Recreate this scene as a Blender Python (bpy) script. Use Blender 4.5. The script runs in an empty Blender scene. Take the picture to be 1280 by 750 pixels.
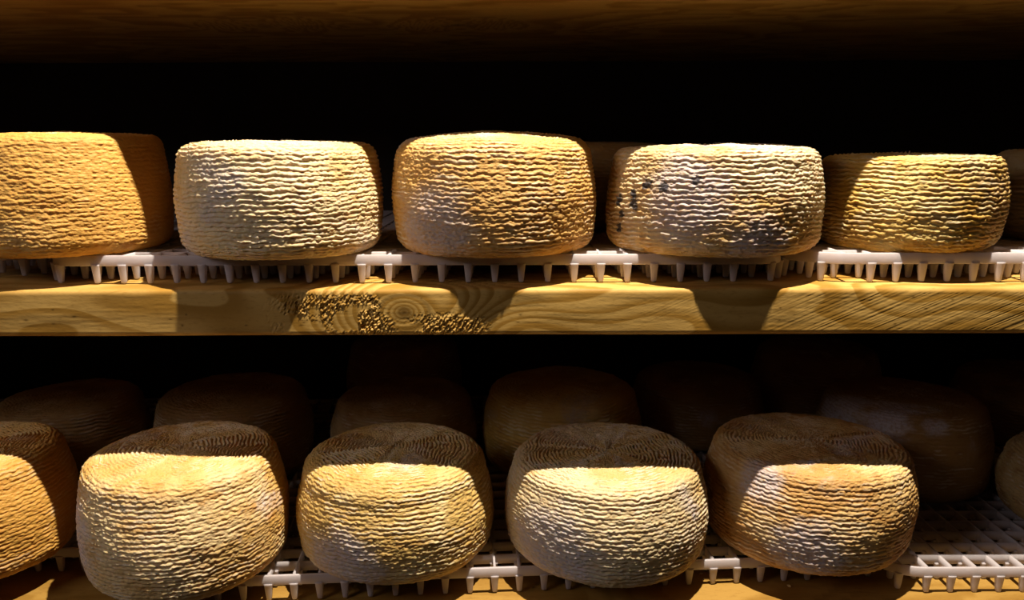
import bpy, math, random
import numpy as np
from mathutils import Vector

random.seed(4)
S = bpy.context.scene
COL = S.collection
EYE = 1.3207                      # eye height above the floor
UP_TOP = EYE - 0.1207             # top of the middle shelf board
LOW_TOP = EYE - 0.431             # top of the bottom shelf board
UP_MAT = EYE - 0.0942             # top of the mats on the middle board
LOW_MAT = EYE - 0.4045

# ------------------------------------------------------------------ helpers
def tag(o, label=None, cat=None, group=None, kind=None):
    if label: o['label'] = label
    if cat: o['category'] = cat
    if group: o['group'] = group
    if kind: o['kind'] = kind
    return o

def link(name, me, mat=None, parent=None, loc=(0, 0, 0), rz=0.0):
    o = bpy.data.objects.new(name, me)
    COL.objects.link(o)
    o.location = loc
    o.rotation_euler = (0, 0, rz)
    if mat is not None and me is not None and len(me.materials) == 0:
        me.materials.append(mat)
    if parent: o.parent = parent
    return o

def np_mesh(name, V, Q, smooth=True, attrs=None, tris=None):
    """V (n,3) array, Q (m,4) int array, optional triangles."""
    me = bpy.data.meshes.new(name)
    nq = len(Q); nt = 0 if tris is None else len(tris)
    me.vertices.add(len(V))
    me.vertices.foreach_set('co', np.ascontiguousarray(V, np.float32).ravel())
    loops = np.asarray(Q, np.int32).ravel()
    starts = np.arange(nq, dtype=np.int32) * 4
    if nt:
        loops = np.concatenate([loops, np.asarray(tris, np.int32).ravel()])
        starts = np.concatenate([starts, nq * 4 + np.arange(nt, dtype=np.int32) * 3])
    me.loops.add(len(loops))
    me.loops.foreach_set('vertex_index', loops)
    me.polygons.add(nq + nt)
    me.polygons.foreach_set('loop_start', starts)
    me.update(calc_edges=True)
    me.validate()
    if smooth:
        me.polygons.foreach_set('use_smooth', np.ones(len(me.polygons), bool))
    for k, a in (attrs or {}).items():
        at = me.attributes.new(k, 'FLOAT', 'POINT')
        at.data.foreach_set('value', np.ascontiguousarray(a, np.float32))
    me.update()
    return me

def _hash(ix, iy, iz, seed):
    h = (ix.astype(np.uint32) * np.uint32(374761393) + iy.astype(np.uint32) * np.uint32(668265263)
         + iz.astype(np.uint32) * np.uint32(2147483647) + np.uint32(seed * 974711 % 4294967295))
    h = (h ^ (h >> np.uint32(13))) * np.uint32(1274126177)
    h = (h ^ (h >> np.uint32(16))) * np.uint32(2246822519)
    h = h ^ (h >> np.uint32(15))
    return h.astype(np.float32) / np.float32(4294967295.0) * 2 - 1

def noise3(x, y, z, seed=0):
    """value noise, -1..1"""
    x, y, z = (np.asarray(a, np.float32) for a in np.broadcast_arrays(x, y, z))
    fx, fy, fz = np.floor(x), np.floor(y), np.floor(z)
    ix, iy, iz = fx.astype(np.int64), fy.astype(np.int64), fz.astype(np.int64)
    u, v, w = x - fx, y - fy, z - fz
    u = u * u * u * (u * (u * 6 - 15) + 10); v = v * v * v * (v * (v * 6 - 15) + 10)
    w = w * w * w * (w * (w * 6 - 15) + 10)
    r = 0
    for dx in (0, 1):
        for dy in (0, 1):
            for dz in (0, 1):
                r = r + _hash(ix + dx, iy + dy, iz + dz, seed) * (u if dx else 1 - u) * (v if dy else 1 - v) * (w if dz else 1 - w)
    return r * 1.35

def sstep(a, b, x):
    t = np.clip((x - a) / (b - a), 0, 1)
    return t * t * (3 - 2 * t)

class NT:
    """tiny node builder"""
    def __init__(self, name):
        self.m = bpy.data.materials.new(name)
        self.m.use_nodes = True
        self.t = self.m.node_tree
        self.t.nodes.clear()
        self.out = self.t.nodes.new('ShaderNodeOutputMaterial')
        self.b = self.t.nodes.new('ShaderNodeBsdfPrincipled')
        self.t.links.new(self.b.outputs[0], self.out.inputs[0])
    def put(self, sock, v):
        if isinstance(v, bpy.types.NodeSocket): self.t.links.new(v, sock)
        elif isinstance(v, (tuple, list)) and len(v) == 3 and sock.type == 'RGBA': sock.default_value = (*v, 1)
        else: sock.default_value = v
    def coords(self, kind='Object', scale=(1, 1, 1), off=(0, 0, 0)):
        c = self.t.nodes.new('ShaderNodeTexCoord'); m = self.t.nodes.new('ShaderNodeMapping')
        self.t.links.new(c.outputs[kind], m.inputs[0])
        m.inputs['Scale'].default_value = scale; m.inputs['Location'].default_value = off
        return m.outputs[0]
    def noise(self, vec, scale, detail=3, rough=0.55, dist=0.0):
        n = self.t.nodes.new('ShaderNodeTexNoise')
        self.put(n.inputs['Vector'], vec)
        n.inputs['Scale'].default_value = scale; n.inputs['Detail'].default_value = detail
        n.inputs['Roughness'].default_value = rough; n.inputs['Distortion'].default_value = dist
        return n.outputs[0]
    def attr(self, name):
        n = self.t.nodes.new('ShaderNodeAttribute'); n.attribute_name = name
        return n.outputs['Fac']
    def rng(self, v, a, b, c=0.0, d=1.0):
        n = self.t.nodes.new('ShaderNodeMapRange'); n.interpolation_type = 'SMOOTHSTEP'
        self.put(n.inputs[0], v)
        for i, k in enumerate((a, b, c, d)): n.inputs[1 + i].default_value = k
        return n.outputs[0]
    def math(self, op, a, b=0.0):
        n = self.t.nodes.new('ShaderNodeMath'); n.operation = op
        self.put(n.inputs[0], a); self.put(n.inputs[1], b)
        return n.outputs[0]
    def dist(self, vec, p):
        n = self.t.nodes.new('ShaderNodeVectorMath'); n.operation = 'DISTANCE'
        self.put(n.inputs[0], vec); n.inputs[1].default_value = p
        return n.outputs['Value']
    def mix(self, f, a, b, mode='MIX'):
        n = self.t.nodes.new('ShaderNodeMix'); n.data_type = 'RGBA'; n.blend_type = mode
        self.put(n.inputs[0], f); self.put(n.inputs[6], a); self.put(n.inputs[7], b)
        return n.outputs[2]
    def bump(self, h, strength, distance):
        n = self.t.nodes.new('ShaderNodeBump')
        self.put(n.inputs['Height'], h)
        n.inputs['Strength'].default_value = strength; n.inputs['Distance'].default_value = distance
        self.put(self.b.inputs['Normal'], n.outputs[0])
    def set(self, **k):
        for n, v in k.items(): self.put(self.b.inputs[n.replace('_', ' ')], v)
        return self.m

# ------------------------------------------------------------------ materials
def rind(name, warm, pale, grey, seed, pale_amt=0.5, grey_amt=0.3, crest_amt=0.5, rough=0.62, spots=(), mould=()):
    n = NT(name)
    v = n.coords('Object', off=(seed * 3.7, seed * 1.3, seed * 2.1))
    vf = n.coords('Object', scale=(1, 1, 2.2), off=(seed * 1.7, -seed * 2.3, seed))
    big = n.noise(v, 11, 3, 0.5, 0.4)
    med = n.noise(vf, 42, 4, 0.6)
    fine = n.noise(v, 260, 3, 0.6)
    c = n.mix(n.rng(big, 0.62 - 0.35 * pale_amt, 0.80 - 0.30 * pale_amt), warm, pale)
    deep = tuple(a * b for a, b in zip(warm, (0.78, 0.62, 0.45)))
    c = n.mix(n.rng(med, 0.52, 0.72, 0, 0.65), c, deep)
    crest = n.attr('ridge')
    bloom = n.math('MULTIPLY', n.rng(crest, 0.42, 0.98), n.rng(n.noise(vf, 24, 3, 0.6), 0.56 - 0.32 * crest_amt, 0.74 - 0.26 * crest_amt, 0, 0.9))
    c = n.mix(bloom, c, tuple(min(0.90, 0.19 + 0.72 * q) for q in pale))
    g = n.math('MULTIPLY', n.rng(n.noise(v, 8.5, 4, 0.62, 0.6), 0.66 - 0.30 * grey_amt, 0.82 - 0.30 * grey_amt), n.rng(fine, 0.30, 0.62, 0.35, 0.95))
    c = n.mix(g, c, grey)
    if mould:  # grey patches: mould, plus fill light painted on the rims of two wheels
        vo = n.coords('Object')
        for p, rr in mould:
            d = n.math('ADD', n.dist(vo, p), n.math('MULTIPLY', n.math('SUBTRACT', med, 0.5), rr * 1.1))
            gm = n.math('MULTIPLY', n.rng(d, rr * 1.05, rr * 0.45, 0, 0.8), n.rng(fine, 0.30, 0.60, 0.40, 1.0))
            c = n.mix(gm, c, grey)
    c = n.mix(n.rng(fine, 0.60, 0.78, 0, 0.45), c, tuple(q * 0.55 for q in warm))
    if spots:
        vo = n.coords('Object')
        for p, r in spots:
            d = n.math('ADD', n.dist(vo, p), n.math('MULTIPLY', n.math('SUBTRACT', n.noise(vo, 210, 3, 0.6), 0.5), r * 1.9))
            c = n.mix(n.rng(d, r * 0.85, r * 0.45, 0, 0.92), c, (0.022, 0.024, 0.036))
    n.bump(n.math('ADD', n.math('MULTIPLY', fine, 0.6), n.noise(v, 620, 2, 0.6)), 0.55, 0.0009)
    return n.set(Base_Color=c, Roughness=rough, Specular_IOR_Level=0.35, Subsurface_Weight=0.3, Subsurface_Radius=(0.0045, 0.0026, 0.0012), Subsurface_Scale=1.0)

def wood(name, light, mid, dark, seed):
    n = NT(name)
    v = n.coords('Object', scale=(0.16, 1, 1), off=(seed, seed, seed))
    g = n.noise(v, 70, 5, 0.62, 0.8)
    f = n.noise(n.coords('Object', scale=(0.35, 1, 1)), 420, 3, 0.6)
    tone = n.attr('tone'); knot = n.attr('knot')
    c = n.mix(n.rng(tone, 0.1, 0.9), mid, light)
    c = n.mix(n.rng(g, 0.5, 0.75, 0, 0.55), c, dark)
    c = n.mix(n.rng(f, 0.5, 0.75, 0, 0.35), c, dark)
    c = n.mix(knot, c, tuple(q * 0.42 for q in dark))
    n.bump(n.math('ADD', f, g), 0.2, 0.0006)
    return n.set(Base_Color=c, Roughness=0.6, Specular_IOR_Level=0.25)

def plastic():
    n = NT('white_plastic')
    v = n.coords('Object')
    c = n.mix(n.rng(n.noise(v, 30, 4, 0.6), 0.42, 0.75, 0, 0.45), (0.72, 0.67, 0.68), (0.60, 0.52, 0.46))
    n.bump(n.noise(v, 240, 2), 0.12, 0.0006)
    tr = n.t.nodes.new('ShaderNodeBsdfTranslucent'); tr.inputs[0].default_value = (0.80, 0.74, 0.73, 1)
    ms = n.t.nodes.new('ShaderNodeMixShader'); ms.inputs[0].default_value = 0.42
    n.t.links.new(n.b.outputs[0], ms.inputs[1]); n.t.links.new(tr.outputs[0], ms.inputs[2])
    n.t.links.new(ms.outputs[0], n.out.inputs[0])
    return n.set(Base_Color=c, Roughness=0.42, Specular_IOR_Level=0.4, Subsurface_Weight=0.3, Subsurface_Radius=(0.006, 0.005, 0.005), Subsurface_Scale=1.0)

def plaster(name, c0, c1):
    n = NT(name)
    v = n.coords('Object')
    n.bump(n.noise(v, 40, 5, 0.6), 0.5, 0.01)
    return n.set(Base_Color=n.mix(n.noise(v, 3, 5, 0.6), c0, c1), Roughness=0.9, Specular_IOR_Level=0.1)

M_PLASTIC = plastic()
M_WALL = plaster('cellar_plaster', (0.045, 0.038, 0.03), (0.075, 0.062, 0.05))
M_FLOOR = plaster('cellar_floor', (0.06, 0.05, 0.042), (0.10, 0.085, 0.07))
M_WOOD = wood('pine_board', (0.57, 0.355, 0.095), (0.36, 0.19, 0.028), (0.24, 0.115, 0.012), 1.0)

M_WOOD_DARK = wood('pine_board_dark', (0.37, 0.215, 0.045), (0.28, 0.15, 0.024), (0.19, 0.09, 0.012), 2.0)  # same pine in darker tones, for the bottom board

# ------------------------------------------------------------------ shelf boards
def board_mesh(name, x0, x1, depth, thick, fine, seed, knots=(), fuzz=(), rough=1.0):
    """local frame: y=0 front face, z=0 top. Long plank with an eased top edge; displaced front face."""
    half = 0.49
    nx = 1900 if fine else 420
    xs = np.concatenate([np.linspace(x0, -half, 40, endpoint=False), np.linspace(-half, half, nx), np.linspace(half, x1, 41)[1:]])
    er, eb = 0.0055, 0.0035
    prof = []                                    # (y, z, on_front)
    for y in np.linspace(depth, 0.14, 14): prof.append((y, 0.0))
    for y in np.linspace(0.13, er, 26 if fine else 16): prof.append((y, 0.0))
    for a in np.linspace(0, 90, 9)[1:]:
        prof.append((er - er * math.sin(math.radians(a)), -er + er * math.cos(math.radians(a))))
    nf = 64 if fine else 14
    for z in np.linspace(-er, -thick + eb, nf)[1:]: prof.append((0.0, z))
    for a in np.linspace(0, 90, 6)[1:]:
        prof.append((eb - eb * math.cos(math.radians(a)), -thick + eb - eb * math.sin(math.radians(a))))
    for y in np.linspace(eb, depth, 60)[1:]: prof.append((y, -thick))
    P = np.array(prof)
    X, PY = np.meshgrid(xs, P[:, 0]); _, PZ = np.meshgrid(xs, P[:, 1])
    face = sstep(0.006, 0.0, PY)
    # growth rings: iso-bands of a stretched field, closed around the knots
    vv = PZ - PY * 0.7
    fld = 2.1 * noise3(X / 0.21, vv / 0.045, 0.3, seed) + 0.5 * noise3(X / 0.07, vv / 0.03, 5.1, seed + 1) + vv / 0.035
    knot = np.zeros_like(X)
    for kx, ky, kz, kr in knots:
        dd = np.sqrt(((X - kx) / 1.45) ** 2 + ((PY - ky) / (1.0 if ky > 0.01 else 3.0)) ** 2 + (PZ - kz) ** 2)
        w = np.exp(-(dd / (kr * 2.2)) ** 2)
        fld = fld * (1 - w) + w * dd / (kr * 0.17)
        knot = np.maximum(knot, np.exp(-(dd / (kr * 0.36)) ** 2) * 0.9)
        knot = np.maximum(knot, 0.45 * np.exp(-((dd - kr) / (kr * 0.10)) ** 2))
    fr = fld - np.floor(fld)
    tone = sstep(0.0, 0.72, fr) * (1 - sstep(0.90, 1.0, fr))
    tone = np.clip(0.10 + 0.75 * tone + 0.22 * noise3(X / 0.09, vv / 0.02, 2.2, seed + 3), 0, 1)
    # little wormholes and checks
    for k in range(26):
        rx, rz = random.uniform(-0.46, 0.46), random.uniform(-thick * 0.85, -0.008)
        a, b = random.uniform(0.0008, 0.0022), random.uniform(0.0006, 0.0011)
        knot = np.maximum(knot, 0.85 * face * np.exp(-(((X - rx) / a) ** 2 + ((PZ - rz) / b) ** 2)))
    # dark line where the sawn face meets the eased arris, chipped below
    knot = np.maximum(knot, 0.5 * face * np.exp(-((PZ + er + 0.0035 + 0.0008 * noise3(X / 0.03, 0.0, 0.0, seed + 5)) / 0.0005) ** 2) * sstep(-0.2, 0.4, noise3(X / 0.05, 0.4, 0.0, seed + 6)))
    # relief of the front face: rough-sawn fuzz patches, diagonal saw marks, light wear
    ang = math.radians(24)
    q = (-X * math.sin(ang) + PZ * math.cos(ang))
    saw = noise3(q / 0.0010, (X * math.cos(ang) + PZ * math.sin(ang)) / 0.05, 0.0, seed + 7)
    sawm = sstep(0.06, 0.20, X + 0.07 * noise3(X / 0.05, PZ / 0.02, 1.0, seed + 8)) * (0.45 + 0.55 * sstep(0.22, 0.34, X))
    disp = saw * 0.00009 * sawm + 0.00004 * noise3(X / 0.02, PZ / 0.0022, 0.0, seed + 9) + 0.0003 * noise3(X / 0.06, PZ / 0.02, 0.0, seed + 10)
    for fx, fz, wx, wz in fuzz:
        m = np.exp(-(((X - fx) / wx) ** 4 + ((PZ - fz) / wz) ** 4))
        m = m * sstep(-0.95, -0.15, noise3(X / 0.012, PZ / 0.009, 3.0, seed + 11))
        ff = noise3((X - PZ * 0.5) / 0.0015, PZ / 0.0026, 0.0, seed + 12) + 0.6 * noise3(X / 0.0009, PZ / 0.0012, 7.0, seed + 13)
        disp = disp + m * 0.0009 * ff
    disp = disp * face * rough
    knotpit = np.zeros_like(X)
    Y = PY - disp
    Z = PZ + (1 - face) * (0.0005 * noise3(X / 0.12, PY / 0.05, 0.0, seed + 14) - 0.0009)
    n_p, n_x = X.shape
    V = np.stack([X, Y, Z], -1).reshape(-1, 3)
    i = np.arange(n_p * n_x).reshape(n_p, n_x)
    Q = np.stack([i[:-1, :-1], i[1:, :-1], i[1:, 1:], i[:-1, 1:]], -1).reshape(-1, 4)
    back = np.stack([i[-1, :-1], i[0, :-1], i[0, 1:], i[-1, 1:]], -1)
    # end caps
    V = np.concatenate([V, [[x0, depth / 2, -thick / 2], [x1, depth / 2, -thick / 2]]])
    cl, cr = n_p * n_x, n_p * n_x + 1
    tris = []
    for r in range(n_p):
        r2 = (r + 1) % n_p
        tris.append((i[r, 0], cl, i[r2, 0])); tris.append((i[r, -1], i[r2, -1], cr))
    Q = np.concatenate([Q, back])[:, ::-1]
    tris = np.array(tris)[:, ::-1]
    ext = np.array([0.5, 0.5]); 
    return np_mesh(name, V, Q, True, {'tone': np.concatenate([tone.ravel(), ext]), 'knot': np.concatenate([np.clip(knot, 0, 1).ravel(), ext * 0])}, tris)

fpx = 0.000727                                   # metres per photo pixel on the middle board's face
def fx(px): return (px - 640) * fpx
up_fuzz = [(fx(404), -0.029, 0.043, 0.024), (fx(468), -0.036, 0.016, 0.010), (fx(560), -0.036, 0.032, 0.011), (fx(462), -0.017, 0.008, 0.010)]
me = board_mesh('board_upper', -1.13, 1.13, 0.60, 0.0435, True, 11, [(fx(505), 0.0, -0.022, 0.016)], up_fuzz)
mid = link('shelf_board', me, M_WOOD, None, (0, 0.677, UP_TOP))
tag(mid, 'thick pine shelf board across the middle with rough sawn knotty front face', 'shelf', 'pine shelf boards')
me = board_mesh('board_lower', -1.13, 1.13, 0.63, 0.0435, False, 37)
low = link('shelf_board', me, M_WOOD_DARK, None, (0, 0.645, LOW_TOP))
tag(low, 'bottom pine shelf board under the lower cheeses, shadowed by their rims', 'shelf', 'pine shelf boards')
me = board_mesh('board_top', -1.13, 1.13, 0.60, 0.0435, False, 53, [(-0.287, 0.232, -0.0435, 0.014), (-0.062, 0.236, -0.0435, 0.013)])
topb = link('shelf_board', me, M_WOOD, None, (0, 0.694, EYE + 0.1895))
tag(topb, 'dim underside of the top pine shelf board along the upper edge', 'shelf', 'pine shelf boards')

# ------------------------------------------------------------------ plastic mats on pegs
def box_np(x0, x1, y0, y1, z0, z1):
    v = [(x0, y0, z0), (x1, y0, z0), (x1, y1, z0), (x0, y1, z0), (x0, y0, z1), (x1, y0, z1), (x1, y1, z1), (x0, y1, z1)]
    f = [(0, 3, 2, 1), (4, 5, 6, 7), (0, 1, 5, 4), (1, 2, 6, 5), (2, 3, 7, 6), (3, 0, 4, 7)]
    return v, f

def peg_mesh(h, wt=0.0040, wb=0.0024):
    """tapering moulded peg, z=0 at the plate's underside, rounded foot"""
    rings = [(0.0015, wt * 1.08, wt * 0.80), (0, wt, wt * 0.72), (-h * 0.5, (wt + wb) * 0.5, (wt + wb) * 0.38), (-h + 0.0016, wb * 1.05, wb * 0.8), (-h + 0.0005, wb * 0.85, wb * 0.75), (-h, wb * 0.4, wb * 0.35)]
    V, Q = [], []
    k = 12
    for z, a, b in rings:
        for j in range(k):
            t = 2 * math.pi * j / k
            c, s = math.cos(t), math.sin(t)
            e = 0.4
            V.append((a * math.copysign(abs(c) ** e, c), b * math.copysign(abs(s) ** e, s), z))
    for r in range(len(rings) - 1):
        for j in range(k):
            j2 = (j + 1) % k
            Q.append((r * k + j, (r + 1) * k + j, (r + 1) * k + j2, r * k + j2))
    nb = (len(rings) - 1) * k
    V.append((0, 0, -h)); c = len(V) - 1
    T = [(nb + j, c, nb + (j + 1) % k) for j in range(k)]
    V.append((0, 0, 0.0015)); c2 = len(V) - 1
    T += [((j + 1) % k, c2, j) for j in range(k)]
    return np.array(V), np.array(Q), np.array(T)

def make_mat(loc, rz, pitch, i0, i1, rows, rad, label, group, plate=0.0100, total=0.0265):
    """plate top at local z=0; local x columns i0..i1 (rim at both), local y rows 0..rows (rim at both)."""
    root = link('cheese_mat', None, None, None, loc, rz)
    tag(root, label, 'mat', group)
    x0, x1, y0, y1 = i0 * pitch, i1 * pitch, 0.0, rows * pitch
    t = 0.0011
    def inside(x, y):
        """clip limits for the rounded corners: y-range at x"""
        e = 0.0
        for xe in (x0, x1):
            d = abs(x - xe)
            if d < rad: e = max(e, rad - math.sqrt(max(0, rad * rad - (rad - d) ** 2)))
        return y0 + e, y1 - e
    def inside_y(y):
        e = 0.0
        for ye in (y0, y1):
            d = abs(y - ye)
            if d < rad: e = max(e, rad - math.sqrt(max(0, rad * rad - (rad - d) ** 2)))
        return x0 + e, x1 - e
    V, F = [], []
    def add(v, f):
        b = len(V); V.extend(v); F.extend([tuple(b + q for q in ff) for ff in f])
    for i in range(i0 + 1, i1):
        a, b = inside(i * pitch, 0)
        add(*box_np(i * pitch - t, i * pitch + t, a, b, -plate, -0.0002))
    for j in range(1, rows):
        a, b = inside_y(j * pitch)
        add(*box_np(a, b, j * pitch - t, j * pitch + t, -plate, -0.0004))
    # rim: rounded rectangle swept wall with eased top
    path = []
    for cx, cy, a0 in ((x1 - rad, y1 - rad, 0), (x0 + rad, y1 - rad, 90), (x0 + rad, y0 + rad, 180), (x1 - rad, y0 + rad, 270)):
        for k in range(13):
            a = math.radians(a0 + 90 * k / 12)
            path.append((cx + rad * math.cos(a), cy + rad * math.sin(a), math.cos(a), math.sin(a)))
    sec = [(-0.0013, -plate), (0.0016, -plate), (0.0018, -plate + 0.0006), (0.0018, -0.0004), (0.0014, 0.0), (-0.0009, 0.0), (-0.0013, -0.0005)]
    nb, ns = len(V), len(sec)
    for (px, py, nx_, ny_) in path:
        for o_, z_ in sec: V.append((px + nx_ * o_, py + ny_ * o_, z_))
    npth = len(path)
    for k in range(npth):
        k2 = (k + 1) % npth
        for s in range(ns):
            s2 = (s + 1) % ns
            F.append((nb + k * ns + s, nb + k2 * ns + s, nb + k2 * ns + s2, nb + k * ns + s2))
    me = np_mesh('lattice', np.array(V), np.array(F), False)
    link('lattice', me, M_PLASTIC, root)
    pv, pq, pt = peg_mesh(total - plate)
    pm = np_mesh('peg', pv, pq, True, None, pt)
    pm.materials.append(M_PLASTIC)
    pts = []
    for j in range(rows + 1):
        for i in range(i0, i1 + 1):
            x, y = i * pitch, j * pitch
            a, b = inside(x, y); c, d = inside_y(y)
            if j in (0, rows) and (x < x0 + rad * 0.75 or x > x1 - rad * 0.75): continue
            if i in (i0, i1) and (y < y0 + rad * 0.75 or y > y1 - rad * 0.75): continue
            if not (a - 1e-6 <= y <= b + 1e-6 and c - 1e-6 <= x <= d + 1e-6): continue
            pts.append((x, y))
    # pegs on the curved corners
    for cx, sx in ((x0 + rad, -1), (x1 - rad, 1)):
        for a in (30, 68):
            pts.append((cx + sx * rad * math.sin(math.radians(a)), y0 + rad - rad * math.cos(math.radians(a))))
    vis = [p for p in pts if abs((root.matrix_basis @ Vector((p[0], p[1], 0))).x) < 0.62]
    vis.sort(key=lambda p: (round(p[1] / pitch - 0.3), p[0]))
    front = vis[:98]
    fs = set(front)
    rest = [p for p in pts if p not in fs]
    for x, y in front:
        link('peg', pm, None, root, (x, y, -plate))
    RV, RQ, RT = [], [], []
    for k, (x, y) in enumerate(rest):
        RV.append(pv + np.array([x, y, -plate])); RQ.append(pq + k * len(pv)); RT.append(pt + k * len(pv))
    o = link('peg', np_mesh('peg_field', np.concatenate(RV), np.concatenate(RQ), True, None, np.concatenate(RT)), M_PLASTIC, root)
    o['kind'] = 'stuff'
    return root

GM_U, GM_L = 'white plastic mats on the middle board', 'white plastic mats on the bottom board'
make_mat((-0.4162, 0.7083, UP_MAT), 0, 0.025, -1, 27, 22, 0.027, 'long white plastic lattice mat on the middle board beneath the pale cheeses', GM_U)
make_mat((0.3365, 0.7050, UP_MAT + 0.0008), 0, 0.0241, -3, 25, 22, 0.058, 'white plastic lattice mat on the middle board, brightly lit at its right end', GM_U, plate=0.0105, total=0.0273)
make_mat((-0.500, 0.750, UP_MAT), 0, 0.025, -20, 1, 20, 0.027, 'dark plastic mat mostly hidden under the cheese cut by the left edge, middle board', GM_U)
make_mat((-0.018, 0.690, LOW_MAT), math.radians(3.5), 0.0246, -13, 15, 22, 0.027, 'white plastic lattice mat under the middle cheeses of the bottom board', GM_L)
make_mat((0.411, 0.6875, LOW_MAT), 0, 0.0240, -2, 24, 23, 0.046, 'white plastic lattice mat with open cells at the lower right corner', GM_L)
make_mat((-0.400, 0.730, LOW_MAT), 0, 0.0246, -24, 1, 20, 0.027, 'plastic mat in the dark under the lower left cheeses', GM_L)

# ------------------------------------------------------------------ cheese wheels
def wheel_mesh(name, R, H, rt, rb, bulge, dome, seed, nphi, ns, amp=1.0, sp=0.0043, star=5, flat=0.0, lump=1.0):
    Rt, Rb = R - bulge * 0.95, R - bulge * 0.32
    P = []
    for q in np.linspace(0, 1, 60)[:-1]: P.append((q * (Rt - rt), H + dome * (1 - q * q)))
    for a in np.linspace(math.pi / 2, 0, 30): P.append((Rt - rt + rt * math.cos(a), H - rt + rt * math.sin(a)))
    for z in np.linspace(H - rt, rb, 90)[1:-1]:
        q = (z - rb) / (H - rt - rb)
        P.append((Rb + (Rt - Rb) * q + bulge * 0.60 * math.sin(math.pi * q), z))
    for a in np.linspace(0, -math.pi / 2, 30): P.append((Rb - rb + rb * math.cos(a), rb + rb * math.sin(a)))
    P.append((0.0, 0.0))
    P = np.array(P)
    L = np.concatenate([[0], np.cumsum(np.hypot(*np.diff(P, axis=0).T))])
    bot = L[-2]
    s_top, s_side = Rt - rt, bot
    n1 = int(ns * 0.30)
    s = np.concatenate([np.linspace(0.0008, s_top, n1, endpoint=False), np.linspace(s_top, bot, ns - n1), bot + (L[-1] - bot) * np.array([0.1, 0.3, 0.6, 0.98])])
    r = np.interp(s, L, P[:, 0]); z = np.interp(s, L, P[:, 1])
    # soften the profile
    tr, tz = np.gradient(r, s), np.gradient(z, s)
    ln = np.hypot(tr, tz) + 1e-9
    nr, nz = -tz / ln, tr / ln
    nr, nz = np.where(nr * 1 < -0.2, -nr, nr), nz
    # outward normal of the profile curve (top -> +z, side -> +r, bottom -> -z)
    nr, nz = -tz / ln, tr / ln
    ph = np.linspace(0, 2 * math.pi, nphi, endpoint=False)
    PH, SS = np.meshgrid(ph, s)
    RR, ZZ = r[:, None] + 0 * PH, z[:, None] + 0 * PH
    cx, cy = np.cos(PH), np.sin(PH)
    topm = 1 - sstep(s_top * 0.92, s_top + rt * 0.8, SS)
    def n_(a, b, k, off=0.0):                       # periodic around the wheel: noise on a cylinder
        return noise3(cx * R / a + off, cy * R / a - off, SS / b + off, seed + k)
    # side: long wavy wicker ridges that jog from stake to stake
    w = 0.55 * n_(0.110, 0.08, 1) + 0.15 * n_(0.024, 0.030, 2) + 0.15 * n_(0.0085, 0.012, 12) + 0.15 * n_(0.0045, 0.004, 3)
    side = SS / sp + w
    # top: basket-base swirl, arcs broken into sectors
    tri = 0.5 + 0.5 * np.cos(PH * star + 1.6 * noise3(cx * 2, cy * 2, 0.0, seed + 20))
    px, py = RR * cx, RR * cy
    tw = 0.5 * noise3(px / 0.030, py / 0.030, 0.0, seed + 21) + 0.30 * noise3(px / 0.007, py / 0.007, 1.0, seed + 22)
    topf = (SS + 0.007 * (tri - 0.5) * np.clip(SS / 0.04, 0, 1)) / (sp * 0.92) + 2 * PH / (2 * math.pi) + tw
    pf = np.where(topm > 0.5, topf, side)
    fs_ = side - np.floor(side)
    rid_s = 0.40 * np.abs(np.sin(math.pi * side)) ** 1.1 + 0.60 * sstep(0.0, 0.66, fs_) * (1 - sstep(0.78, 1.0, fs_))
    rid_t = np.abs(np.sin(math.pi * topf)) ** 0.9
    rid = rid_s * (1 - topm) + rid_t * topm
    patch = np.clip(0.80 + 0.40 * n_(0.035, 0.030, 5) + 0.42 * n_(0.009, 0.0045, 6), 0.12, 1.35)
    if flat:
        patch = patch * (1 - flat * sstep(-0.1, 0.5, n_(0.07, 0.06, 9)))
    rim = np.exp(-((SS - (s_top + rt * 0.7)) / (rt * 0.45)) ** 2)
    patch = patch * (1 - 0.30 * rim)
    botm = sstep(bot - 0.012, bot, SS)
    A = 0.0013 * amp * patch * (1 - 0.75 * botm) * (1 + 1.2 * topm)
    grain = 0.00040 * n_(0.0026, 0.0014, 7) + 0.00030 * n_(0.007, 0.003, 8)
    low = lump * (0.0013 * n_(0.065, 0.06, 10) + 0.00045 * n_(0.022, 0.02, 11))
    D = A * (rid - 0.75) + grain * (0.6 + 0.4 * amp) + low * (1 - 0.9 * botm)
    RR = np.maximum(RR + nr[:, None] * D * -1 * -1, 0.0)
    ZZ = np.maximum(ZZ + nz[:, None] * D, 0.0)
    V = np.stack([RR * cx, RR * cy, ZZ], -1).reshape(-1, 3)
    n_s = len(s)
    i = np.arange(n_s * nphi).reshape(n_s, nphi)
    i2 = np.roll(i, -1, 1)
    Q = np.stack([i[:-1], i[1:], i2[1:], i2[:-1]], -1).reshape(-1, 4)
    V = np.concatenate([V, [[0, 0, H + dome - 0.0005], [0, 0, 0]]])
    a, b = n_s * nphi, n_s * nphi + 1
    T = np.concatenate([np.stack([i[0], i2[0], np.full(nphi, a)], -1)[:, [0, 1, 2]], np.stack([i[-1], np.full(nphi, b), i2[-1]], -1)])
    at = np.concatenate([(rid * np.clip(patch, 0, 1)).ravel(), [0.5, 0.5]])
    return np_mesh(name, V, Q, True, {'ridge': at}, T)

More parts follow.
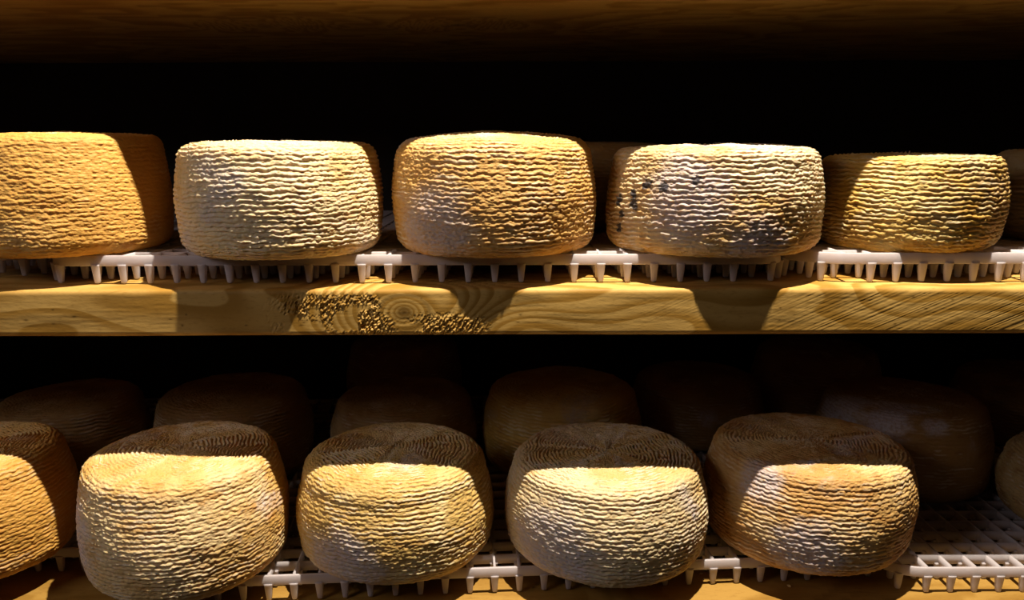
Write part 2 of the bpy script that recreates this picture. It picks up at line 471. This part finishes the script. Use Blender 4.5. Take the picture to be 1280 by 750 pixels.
OR = (0.60, 0.33, 0.085); CR = (0.74, 0.58, 0.29); GR = (0.44, 0.38, 0.37)
def wheel(x, d, R, H, low_shelf, label, group, seed, mat, hi=True, **k):
    z = (LOW_MAT if low_shelf else UP_MAT)
    kw = dict(rt=0.018, rb=0.022, bulge=0.008, dome=0.003) if low_shelf else dict(rt=0.014, rb=0.018, bulge=0.005, dome=0.002)
    kw.update(k)
    me = wheel_mesh('cheese_wheel', R, H, seed=seed, nphi=800 if hi else 380, ns=430 if hi else 200, **kw)
    o = link('aged_cheese', me, mat, None, (x, d, z), 0)
    return tag(o, label, 'cheese', group)

GU, GL = 'front row of cheese wheels on the middle board', 'front row of cheese wheels on the bottom board'
GUB, GLB = 'cheese wheels behind the front row on the middle board', 'cheese wheels in the dark behind the front row on the bottom board'
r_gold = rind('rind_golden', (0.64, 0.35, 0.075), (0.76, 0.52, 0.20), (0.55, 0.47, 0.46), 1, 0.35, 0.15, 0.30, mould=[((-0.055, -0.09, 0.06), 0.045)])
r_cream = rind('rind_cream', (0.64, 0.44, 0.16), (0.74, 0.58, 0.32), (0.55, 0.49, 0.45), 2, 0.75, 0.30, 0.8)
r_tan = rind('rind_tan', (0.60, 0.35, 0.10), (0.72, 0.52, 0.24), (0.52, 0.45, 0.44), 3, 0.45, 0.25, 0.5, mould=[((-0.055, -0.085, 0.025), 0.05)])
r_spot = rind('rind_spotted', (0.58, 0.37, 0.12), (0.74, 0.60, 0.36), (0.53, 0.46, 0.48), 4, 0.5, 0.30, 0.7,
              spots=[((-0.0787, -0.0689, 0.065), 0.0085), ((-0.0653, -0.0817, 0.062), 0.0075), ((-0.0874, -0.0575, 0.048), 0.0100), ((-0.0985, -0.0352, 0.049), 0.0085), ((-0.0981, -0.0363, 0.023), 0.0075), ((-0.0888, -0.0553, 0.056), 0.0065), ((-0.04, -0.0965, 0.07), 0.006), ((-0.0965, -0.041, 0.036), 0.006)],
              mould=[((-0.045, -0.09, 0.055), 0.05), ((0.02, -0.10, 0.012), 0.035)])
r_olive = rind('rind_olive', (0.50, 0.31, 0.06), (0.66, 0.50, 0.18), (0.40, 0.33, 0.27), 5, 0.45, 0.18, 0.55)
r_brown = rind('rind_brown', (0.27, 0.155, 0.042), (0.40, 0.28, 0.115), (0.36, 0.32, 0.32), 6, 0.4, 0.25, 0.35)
r_rimlit = rind('rind_brown_rimlit', (0.27, 0.15, 0.04), (0.38, 0.27, 0.11), (0.50, 0.47, 0.50), 8, 0.3, 0.20, 0.35, mould=[((-0.095, -0.025, 0.09), 0.045), ((-0.06, -0.08, 0.10), 0.034), ((-0.01, -0.10, 0.102), 0.022)])  # brown rind; grey patches paint the fill light along its left and front rim
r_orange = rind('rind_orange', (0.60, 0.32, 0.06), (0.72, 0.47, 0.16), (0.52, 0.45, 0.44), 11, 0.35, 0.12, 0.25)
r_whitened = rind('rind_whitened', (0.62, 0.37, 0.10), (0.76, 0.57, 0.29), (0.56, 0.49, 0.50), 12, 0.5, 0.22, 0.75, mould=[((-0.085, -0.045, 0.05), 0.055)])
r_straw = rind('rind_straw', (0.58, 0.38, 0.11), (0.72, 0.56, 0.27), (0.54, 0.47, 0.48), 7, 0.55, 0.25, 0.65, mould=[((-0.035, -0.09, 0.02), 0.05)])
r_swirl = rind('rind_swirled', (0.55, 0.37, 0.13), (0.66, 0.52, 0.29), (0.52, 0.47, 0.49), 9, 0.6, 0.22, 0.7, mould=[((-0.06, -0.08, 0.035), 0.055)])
r_umber = rind('rind_umber', (0.50, 0.28, 0.08), (0.66, 0.46, 0.19), (0.54, 0.48, 0.49), 10, 0.35, 0.25, 0.55, mould=[((-0.075, -0.07, 0.09), 0.030), ((-0.035, -0.10, 0.03), 0.04)])  # first patch paints fill light on the top-left rim, second is mould

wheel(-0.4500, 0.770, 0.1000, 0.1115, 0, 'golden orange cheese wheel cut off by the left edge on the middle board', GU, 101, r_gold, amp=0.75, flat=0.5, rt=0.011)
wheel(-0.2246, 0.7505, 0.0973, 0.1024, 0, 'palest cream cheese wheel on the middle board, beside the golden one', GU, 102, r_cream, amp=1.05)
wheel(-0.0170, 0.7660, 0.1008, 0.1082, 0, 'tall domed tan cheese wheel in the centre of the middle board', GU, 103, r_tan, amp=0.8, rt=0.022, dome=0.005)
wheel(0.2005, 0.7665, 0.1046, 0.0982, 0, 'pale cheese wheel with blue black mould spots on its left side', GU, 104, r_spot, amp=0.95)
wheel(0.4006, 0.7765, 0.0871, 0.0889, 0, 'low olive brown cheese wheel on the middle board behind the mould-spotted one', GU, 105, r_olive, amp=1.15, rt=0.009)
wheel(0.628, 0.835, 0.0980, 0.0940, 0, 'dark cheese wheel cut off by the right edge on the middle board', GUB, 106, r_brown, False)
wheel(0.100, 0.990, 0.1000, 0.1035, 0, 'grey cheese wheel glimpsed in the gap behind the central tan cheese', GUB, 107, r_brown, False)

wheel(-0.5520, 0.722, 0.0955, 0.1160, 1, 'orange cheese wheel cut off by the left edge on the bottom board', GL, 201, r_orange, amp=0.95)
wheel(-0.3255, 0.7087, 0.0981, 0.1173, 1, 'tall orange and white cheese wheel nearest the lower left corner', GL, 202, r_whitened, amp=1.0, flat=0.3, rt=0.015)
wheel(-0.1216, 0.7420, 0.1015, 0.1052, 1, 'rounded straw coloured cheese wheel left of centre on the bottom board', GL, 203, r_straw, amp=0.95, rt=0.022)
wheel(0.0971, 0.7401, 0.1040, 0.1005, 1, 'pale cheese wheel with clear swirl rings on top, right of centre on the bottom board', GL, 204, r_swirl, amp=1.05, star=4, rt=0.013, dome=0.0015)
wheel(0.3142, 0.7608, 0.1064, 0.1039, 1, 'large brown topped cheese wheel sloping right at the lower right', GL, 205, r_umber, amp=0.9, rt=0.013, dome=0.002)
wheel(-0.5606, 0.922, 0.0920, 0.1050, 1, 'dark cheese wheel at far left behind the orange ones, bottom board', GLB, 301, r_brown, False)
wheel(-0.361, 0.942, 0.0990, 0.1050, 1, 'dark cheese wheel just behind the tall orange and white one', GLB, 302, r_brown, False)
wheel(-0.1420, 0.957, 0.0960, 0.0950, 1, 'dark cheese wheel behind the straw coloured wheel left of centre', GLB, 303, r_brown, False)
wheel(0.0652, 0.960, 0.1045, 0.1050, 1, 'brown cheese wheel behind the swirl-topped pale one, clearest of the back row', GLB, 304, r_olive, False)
wheel(0.4900, 0.910, 0.1025, 0.1050, 1, 'dark cheese wheel with fill light painted on its grey rim, behind the lower right wheel', GLB, 305, r_rimlit, False)
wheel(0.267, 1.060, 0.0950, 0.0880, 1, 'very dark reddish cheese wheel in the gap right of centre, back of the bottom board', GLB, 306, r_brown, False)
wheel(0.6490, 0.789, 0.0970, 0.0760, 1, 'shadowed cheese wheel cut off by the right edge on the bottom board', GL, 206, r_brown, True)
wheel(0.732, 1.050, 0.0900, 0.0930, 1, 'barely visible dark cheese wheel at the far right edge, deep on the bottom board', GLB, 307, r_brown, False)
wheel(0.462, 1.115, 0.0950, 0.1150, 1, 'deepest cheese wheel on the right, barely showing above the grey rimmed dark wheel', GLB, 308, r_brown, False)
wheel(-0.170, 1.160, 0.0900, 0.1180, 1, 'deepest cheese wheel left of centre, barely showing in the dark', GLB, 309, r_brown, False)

# ------------------------------------------------------------------ crumbs fallen on the bottom board
def crumb(x, d, size, seed, label):
    n, m = 14, 10
    th = np.linspace(0, 2 * math.pi, n, endpoint=False); la = np.linspace(-1.35, 1.35, m)
    T, A = np.meshgrid(th, la)
    rr = size * (1 + 0.35 * noise3(np.cos(T) * np.cos(A) * 1.6, np.sin(T) * np.cos(A) * 1.6, np.sin(A) * 1.6, seed))
    V = np.stack([rr * np.cos(T) * np.cos(A) * 1.5, rr * np.sin(T) * np.cos(A), rr * np.sin(A) * 0.55 + size * 0.5], -1).reshape(-1, 3)
    i = np.arange(n * m).reshape(m, n); i2 = np.roll(i, -1, 1)
    Q = np.stack([i[:-1], i2[:-1], i2[1:], i[1:]], -1).reshape(-1, 4)
    V = np.concatenate([V, [[0, 0, V[:n, 2].mean()], [0, 0, V[-n:, 2].mean()]]])
    T = np.concatenate([np.stack([i2[0], i[0], np.full(n, n * m)], -1), np.stack([i[-1], i2[-1], np.full(n, n * m + 1)], -1)])
    o = link('cheese_crumb', np_mesh('cheese_crumb', V, Q, True, {'ridge': np.full(len(V), 0.6)}, T), r_cream, None, (x, d, LOW_TOP - 0.0006), seed * 0.7)
    return tag(o, label, 'crumb', 'crumbs on the bottom board')
crumb(0.279, 0.6975, 0.0016, 3, 'tiny pale crumb in the shadow below the large brown topped cheese')
crumb(0.196, 0.7210, 0.0013, 5, 'tiny pale crumb on the bottom board under the mat, between the two right cheeses')

# ------------------------------------------------------------------ the cellar around the shelves
def struct_box(name, x0, x1, y0, y1, z0, z1, m):
    v, f = box_np(x0, x1, y0, y1, z0, z1)
    o = link(name, np_mesh(name, np.array(v), np.array(f), False), m)
    o['kind'] = 'structure'
    return o
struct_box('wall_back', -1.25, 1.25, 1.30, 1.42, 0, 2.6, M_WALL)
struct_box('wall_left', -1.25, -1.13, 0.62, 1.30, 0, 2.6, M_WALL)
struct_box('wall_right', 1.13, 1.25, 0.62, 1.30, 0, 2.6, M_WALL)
struct_box('floor', -3.0, 3.0, -3.0, 1.42, -0.12, 0, M_FLOOR)

# ------------------------------------------------------------------ light
def aim(o, target):
    o.rotation_euler = (Vector(target) - o.location).to_track_quat('-Z', 'Y').to_euler()
key = bpy.data.lights.new('cellar_lamp', 'SPOT')
key.energy = 185; key.color = (1.0, 0.87, 0.72); key.shadow_soft_size = 0.010; key.spot_size = math.radians(120); key.spot_blend = 0.4
ko = link('cellar_lamp', key, None, None, (0.175, 0.505, EYE + 1.08)); aim(ko, (0.08, 0.66, 0.9))
fill = bpy.data.lights.new('front_left_fill', 'AREA')  # soft fill added at front left to lift shaded sides, source unseen
fill.shape = 'RECTANGLE'; fill.size = 0.5; fill.size_y = 0.4; fill.energy = 3.0; fill.color = (1.0, 0.88, 0.92)
fo = link('front_left_fill', fill, None, None, (-1.12, -0.14, EYE + 0.50)); aim(fo, (0.0, 0.75, 1.1))
w = bpy.data.worlds.new('cellar_air'); S.world = w; w.use_nodes = True
w.node_tree.nodes['Background'].inputs[0].default_value = (0.9, 0.85, 0.9, 1)
w.node_tree.nodes['Background'].inputs[1].default_value = 0.005

# ------------------------------------------------------------------ camera
F = 950.0; TH = math.atan((375 - 190) / F)
cam = bpy.data.cameras.new('camera'); cam.sensor_width = 36; cam.lens = 36 * F / 1280
cam.clip_start = 0.01
co = link('camera', cam, None, None, (0, 0, EYE))
from mathutils import Matrix
Rm = Matrix.Rotation(math.radians(90) - TH, 4, 'X') @ Matrix.Rotation(math.radians(-0.17), 4, 'Z')
co.rotation_euler = Rm.to_euler()
S.camera = co
S.view_settings.view_transform = 'Standard'; S.view_settings.look = 'None'
S.view_settings.exposure = 0.15; S.view_settings.gamma = 1.0; S.view_settings.use_curve_mapping = False
